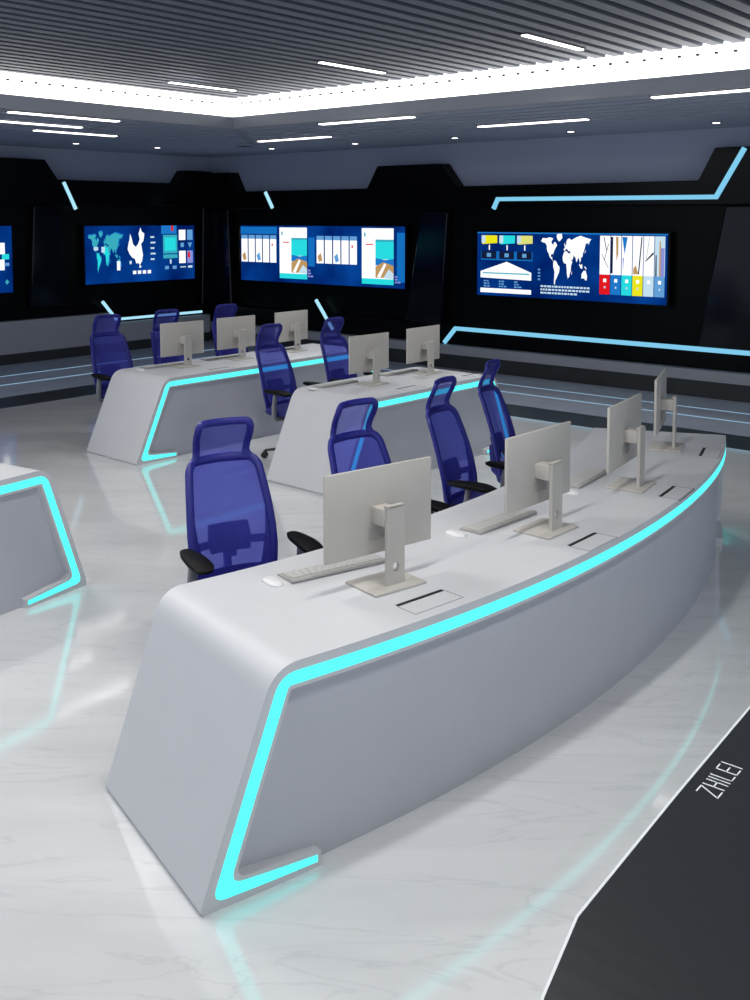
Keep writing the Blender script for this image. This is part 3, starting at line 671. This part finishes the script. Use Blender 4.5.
# ------------------------------------------------------------------ chairs
def lerp(a, b, t): return a + (b-a)*t
def interp(tab, v):
    for (a, fa), (b, fb) in zip(tab[:-1], tab[1:]):
        if v <= b: return lerp(fa, fb, (v-a)/(b-a)) if b > a else fa
    return tab[-1][1]
def make_chair():
    # sitter faces -Y; origin on the floor under the seat centre
    t = empty('office_chair', (0,0,0)); tag(t, '', 'office chair')
    ZB, ZT = 0.46, 1.015
    half = [(0,0.190),(0.15,0.206),(0.35,0.212),(0.6,0.203),(0.85,0.188),(1.0,0.176)]
    dep = [(0,0.215),(0.15,0.225),(0.35,0.245),(0.6,0.285),(0.85,0.335),(1.0,0.372)]
    def S(u, v):
        w = interp(half, v); return Vector((u*w, interp(dep, v) - 0.045*u*u, ZB+(ZT-ZB)*v))
    # outline of the back as a rounded loop in (u,v)
    loop = []
    def rl(u0,v0,u1,v1,ru,rv,n_=5,m_=10):
        pts = []
        for cx,cy,a0 in ((u1-ru,v0+rv,-90),(u1-ru,v1-rv,0),(u0+ru,v1-rv,90),(u0+ru,v0+rv,180)):
            for k in range(n_+1):
                a = radians(a0+90*k/n_); pts.append((cx+ru*cos(a), cy+rv*sin(a)))
        out = []
        for i in range(len(pts)):
            a = pts[i]; b = pts[(i+1) % len(pts)]; L = sqrt((a[0]-b[0])**2+(a[1]-b[1])**2); k_ = max(1, int(L/0.14))
            for k in range(k_): out.append((lerp(a[0],b[0],k/k_), lerp(a[1],b[1],k/k_)))
        return out
    loop = rl(-1,0,1,1,0.22,0.09)
    fr = MB().tube([S(u,v) for u,v in loop], 0.021, 0.014, 10, True)
    # widening of the frame towards the hips on both sides and the bottom band
    def patch(mbx, u0, u1, v0, v1, th, nu=8, nv=8, shape=None, push=0.0):
        vs = []
        for side in (-1, 1):
            for i in range(nu+1):
                for j in range(nv+1):
                    v = lerp(v0,v1,j/nv); a, b = (u0,u1) if shape is None else shape(j/nv)
                    p = S(lerp(a,b,i/nu), v); p.y += side*th/2 + push; vs.append(p)
        W = nv+1; A = (nu+1)*W; fs = []
        for i in range(nu):
            for j in range(nv):
                q = (i*W+j, (i+1)*W+j, (i+1)*W+j+1, i*W+j+1); fs += [q, tuple(A+k for k in q[::-1])]
        for i in range(nu): fs += [(i*W, A+i*W, A+(i+1)*W, (i+1)*W), ((i+1)*W+nv, A+(i+1)*W+nv, A+i*W+nv, i*W+nv)]
        for j in range(nv): fs += [(j+1, A+j+1, A+j, j), (nu*W+j, A+nu*W+j, A+nu*W+j+1, nu*W+j+1)]
        return mbx.add(vs, fs)
    patch(fr, 0, 0, 0.0, 0.62, 0.012, 4, 10, lambda q: (-0.99, -0.99+lerp(0.32,0.05,q)))
    patch(fr, 0, 0, 0.0, 0.62, 0.012, 4, 10, lambda q: (0.99-lerp(0.32,0.05,q), 0.99))
    patch(fr, -0.9, 0.9, 0.0, 0.10, 0.014, 8, 3)
    fr.build('back_frame', 'frame', t)
    patch(MB(), -0.97, 0.97, 0.02, 0.98, 0.003, 16, 20).build('backrest', 'fabric', t)['label'] = 'see-through blue mesh backrest'
    lb = MB(); patch(lb, -0.5, 0.5, 0.22, 0.46, 0.022, 8, 6, lambda q: (-0.52+0.06*abs(q-.5), 0.52-0.06*abs(q-.5)), 0.02)
    patch(lb, -0.9, 0.9, 0.27, 0.34, 0.008, 8, 3, None, 0.012); patch(lb, -0.16, 0.16, 0.17, 0.24, 0.018, 4, 2, None, 0.02)
    lb.build('lumbar_pad', 'pad', t, bevel=0.004)
    # headrest
    hp = []
    hw = [(0,0.156),(0.12,0.136),(0.28,0.131),(0.6,0.142),(1.0,0.138)]
    hy = [(0,0.372),(0.25,0.385),(0.5,0.365),(0.8,0.335),(1.0,0.325)]
    def Hs(u, v): return Vector((u*interp(hw, v), interp(hy, v) - 0.035*u*u, 1.01+0.196*v))
    hl = rl(-0.98,0.05,0.98,1,0.20,0.17)
    h_ = MB().tube([Hs(u,v) for u,v in hl], 0.019, 0.013, 10, True)
    for s in (-1,1): h_.tube([Hs(s*1.0,-0.03),Hs(s*1.0,0.10),Hs(s*1.0,0.22),Hs(s,0.40)], [0.020,0.017,0.016,0.015], [0.013]*4, 10)
    hd = h_.build('headrest', 'frame', t)
    vs = []; nu, nv = 8, 8
    for j in range(nv+1):
        for i in range(nu+1): vs.append(Hs(lerp(-1,1,i/nu), lerp(0.0,0.99,j/nv)))
    fs = [(j*(nu+1)+i, j*(nu+1)+i+1, (j+1)*(nu+1)+i+1, (j+1)*(nu+1)+i) for j in range(nv) for i in range(nu)]
    MB().add(vs, fs).build('headrest_mesh', 'fabric2', hd)
    # spine behind the back
    MB().tube([(0,0.05,0.40),(0,0.20,0.41),(0,0.275,0.47),(0,0.29,0.58),(0,0.30,0.64)], [0.035,0.035,0.03,0.028,0.02], [0.02]*5, 10, False, Vector((1,0,0))).build('spine', 'frame', t)
    # seat
    vs = []; N = 12
    for zz, k in ((0.425,0.90),(0.435,0.97),(0.465,1.0),(0.485,0.97),(0.492,0.85)):
        for i in range(40):
            a = 2*pi*i/40; c_, s_ = cos(a), sin(a); e_ = 0.45
            vs.append((k*0.245*math.copysign(abs(c_)**e_, c_), -0.01+k*0.235*math.copysign(abs(s_)**e_, s_), zz - (0.02 if s_ < -0.7 else 0)*1))
    fs = [(j*40+i, j*40+(i+1)%40, (j+1)*40+(i+1)%40, (j+1)*40+i) for j in range(4) for i in range(40)] + [tuple(range(39,-1,-1)), tuple(160+i for i in range(40))]
    MB().add(vs, fs).build('seat', 'pad', t, ang=60)
    MB().box(-0.10,0.10,-0.13,0.12,0.375,0.43).build('mechanism', 'blackpl', t, bevel=0.012)
    # armrests
    for s in (-1, 1):
        ap = MB().tube([(s*0.12,0.03,0.40),(s*0.24,0.03,0.405),(s*0.272,0.03,0.43),(s*0.275,0.025,0.52),(s*0.272,0.01,0.64)], [0.02,0.022,0.024,0.027,0.024], [0.016,0.016,0.018,0.018,0.016], 10, False, Vector((0,1,0))).build('arm_post', 'chrome', t)
        vs = []
        for zz, k in ((0.640,0.80),(0.648,0.97),(0.662,1.0),(0.670,0.88)):
            for i in range(28):
                a = 2*pi*i/28; c_, s_ = cos(a), sin(a)
                yy = 0.155*math.copysign(abs(s_)**0.75, s_)
                vs.append((s*0.272 + k*0.05*math.copysign(abs(c_)**0.75, c_)*(1-0.25*(yy/0.155)), -0.01+k*yy, zz - 0.012*max(0, -yy/0.155)**2))
        fs = [(j*28+i, j*28+(i+1)%28, (j+1)*28+(i+1)%28, (j+1)*28+i) for j in range(3) for i in range(28)] + [tuple(range(27,-1,-1)), tuple(84+i for i in range(28))]
        MB().add(vs, fs).build('arm_pad', 'arm', ap, ang=60)
    # gas lift, star base, casters
    MB().cyl((0,0,0.09), 0.028, 0.16, 20).cyl((0,0,0.25), 0.016, 0.13, 16).build('gas_lift', 'blackpl', t)
    MB().cyl((0,0,0.075), 0.048, 0.05, 20, 0, 0.035).build('base_hub', 'blackpl', t)
    for k in range(5):
        a = 2*pi*k/5 + 0.75; d = Vector((cos(a), sin(a), 0))
        lg = MB().tube([d*0.03+Vector((0,0,0.10)), d*0.16+Vector((0,0,0.093)), d*0.30+Vector((0,0,0.072))], [0.024,0.02,0.016], [0.018,0.014,0.011], 10, False, Vector((0,0,1))).build('base_leg', 'blackpl', t)
        q = Vector((-d.y, d.x, 0)); c_ = MB()
        for s in (-1, 1):
            ctr = d*0.305 + q*s*0.015 + Vector((0,0,0.03)); vs = []
            for e_ in (-0.009, 0.009):
                for i in range(18):
                    an = 2*pi*i/18; vs.append(ctr + q*e_ + d*cos(an)*0.03 + Vector((0,0,sin(an)*0.03)))
            c_.add(vs, [tuple(range(17,-1,-1)), tuple(range(18,36))] + [(i,(i+1)%18,(i+1)%18+18,i+18) for i in range(18)])
        c_.box(-0.012,0.012,-0.014,0.014,0.03,0.07,0,Matrix.Translation(d*0.30))
        c_.build('caster', 'blackpl', lg, bevel=0.003)
    return t
chair0 = make_chair(); cf = [True]
def chair(x, y, deg, label):
    o = chair0 if cf[0] else copy_tree(chair0); cf[0] = False
    o.location = (x, y, 0); o.rotation_euler = (0, 0, radians(deg)); o['label'] = label; o['group'] = 'blue mesh office chairs'
chair(3.19, 3.44, -20, 'blue mesh office chair nearest the camera, behind the near end of the curved desk')
chair(4.07, 3.27, -6, 'blue mesh office chair partly hidden by the nearest monitor of the curved desk')
chair(5.07, 3.36, 10, 'blue mesh office chair between the first two monitors of the curved desk')
chair(5.92, 3.56, 16, 'blue mesh office chair seen nearly side-on just left of the second monitor')
chair(6.12, 8.40, -5, 'blue mesh office chair at the left end of the farthest desk')
chair(6.87, 8.40, -6, 'blue mesh office chair behind the leftmost monitor of the farthest desk')
chair(7.74, 8.42, -4, 'blue mesh office chair behind the middle monitor of the farthest desk')
chair(6.58, 6.46, 4, 'blue mesh office chair at the left end of the middle desk')
chair(7.40, 6.42, 4, 'blue mesh office chair behind the left monitor of the middle desk')

# ------------------------------------------------------------------ world, camera, view
w = bpy.data.worlds.new('room_ambient'); scn.world = w; w.use_nodes = True
w.node_tree.nodes['Background'].inputs['Color'].default_value = (0.72, 0.82, 1.0, 1)
w.node_tree.nodes['Background'].inputs['Strength'].default_value = 0.88

cam = bpy.data.cameras.new('camera'); co = bpy.data.objects.new('camera', cam); COL.objects.link(co)
f = 1021.04; cam.sensor_fit = 'VERTICAL'; cam.sensor_height = 36; cam.sensor_width = 27
cam.lens = 36*f/1000; cam.shift_y = -(500-299.68)/1000; cam.clip_start = 0.05; cam.clip_end = 100
right = Vector((0.64300975, -0.76585799, 0)); fwd = Vector((0.76341895, 0.64096194, -0.07974522)).normalized()
right = Vector((fwd.y, -fwd.x, 0)).normalized(); up = right.cross(fwd)
co.matrix_world = Matrix(((right.x, up.x, -fwd.x, 0), (right.y, up.y, -fwd.y, 0), (right.z, up.z, -fwd.z, 2.2), (0, 0, 0, 1)))
scn.camera = co
scn.view_settings.view_transform = 'Standard'; scn.view_settings.look = 'None'
scn.view_settings.exposure = 0.0; scn.view_settings.gamma = 1.0; scn.view_settings.use_curve_mapping = False
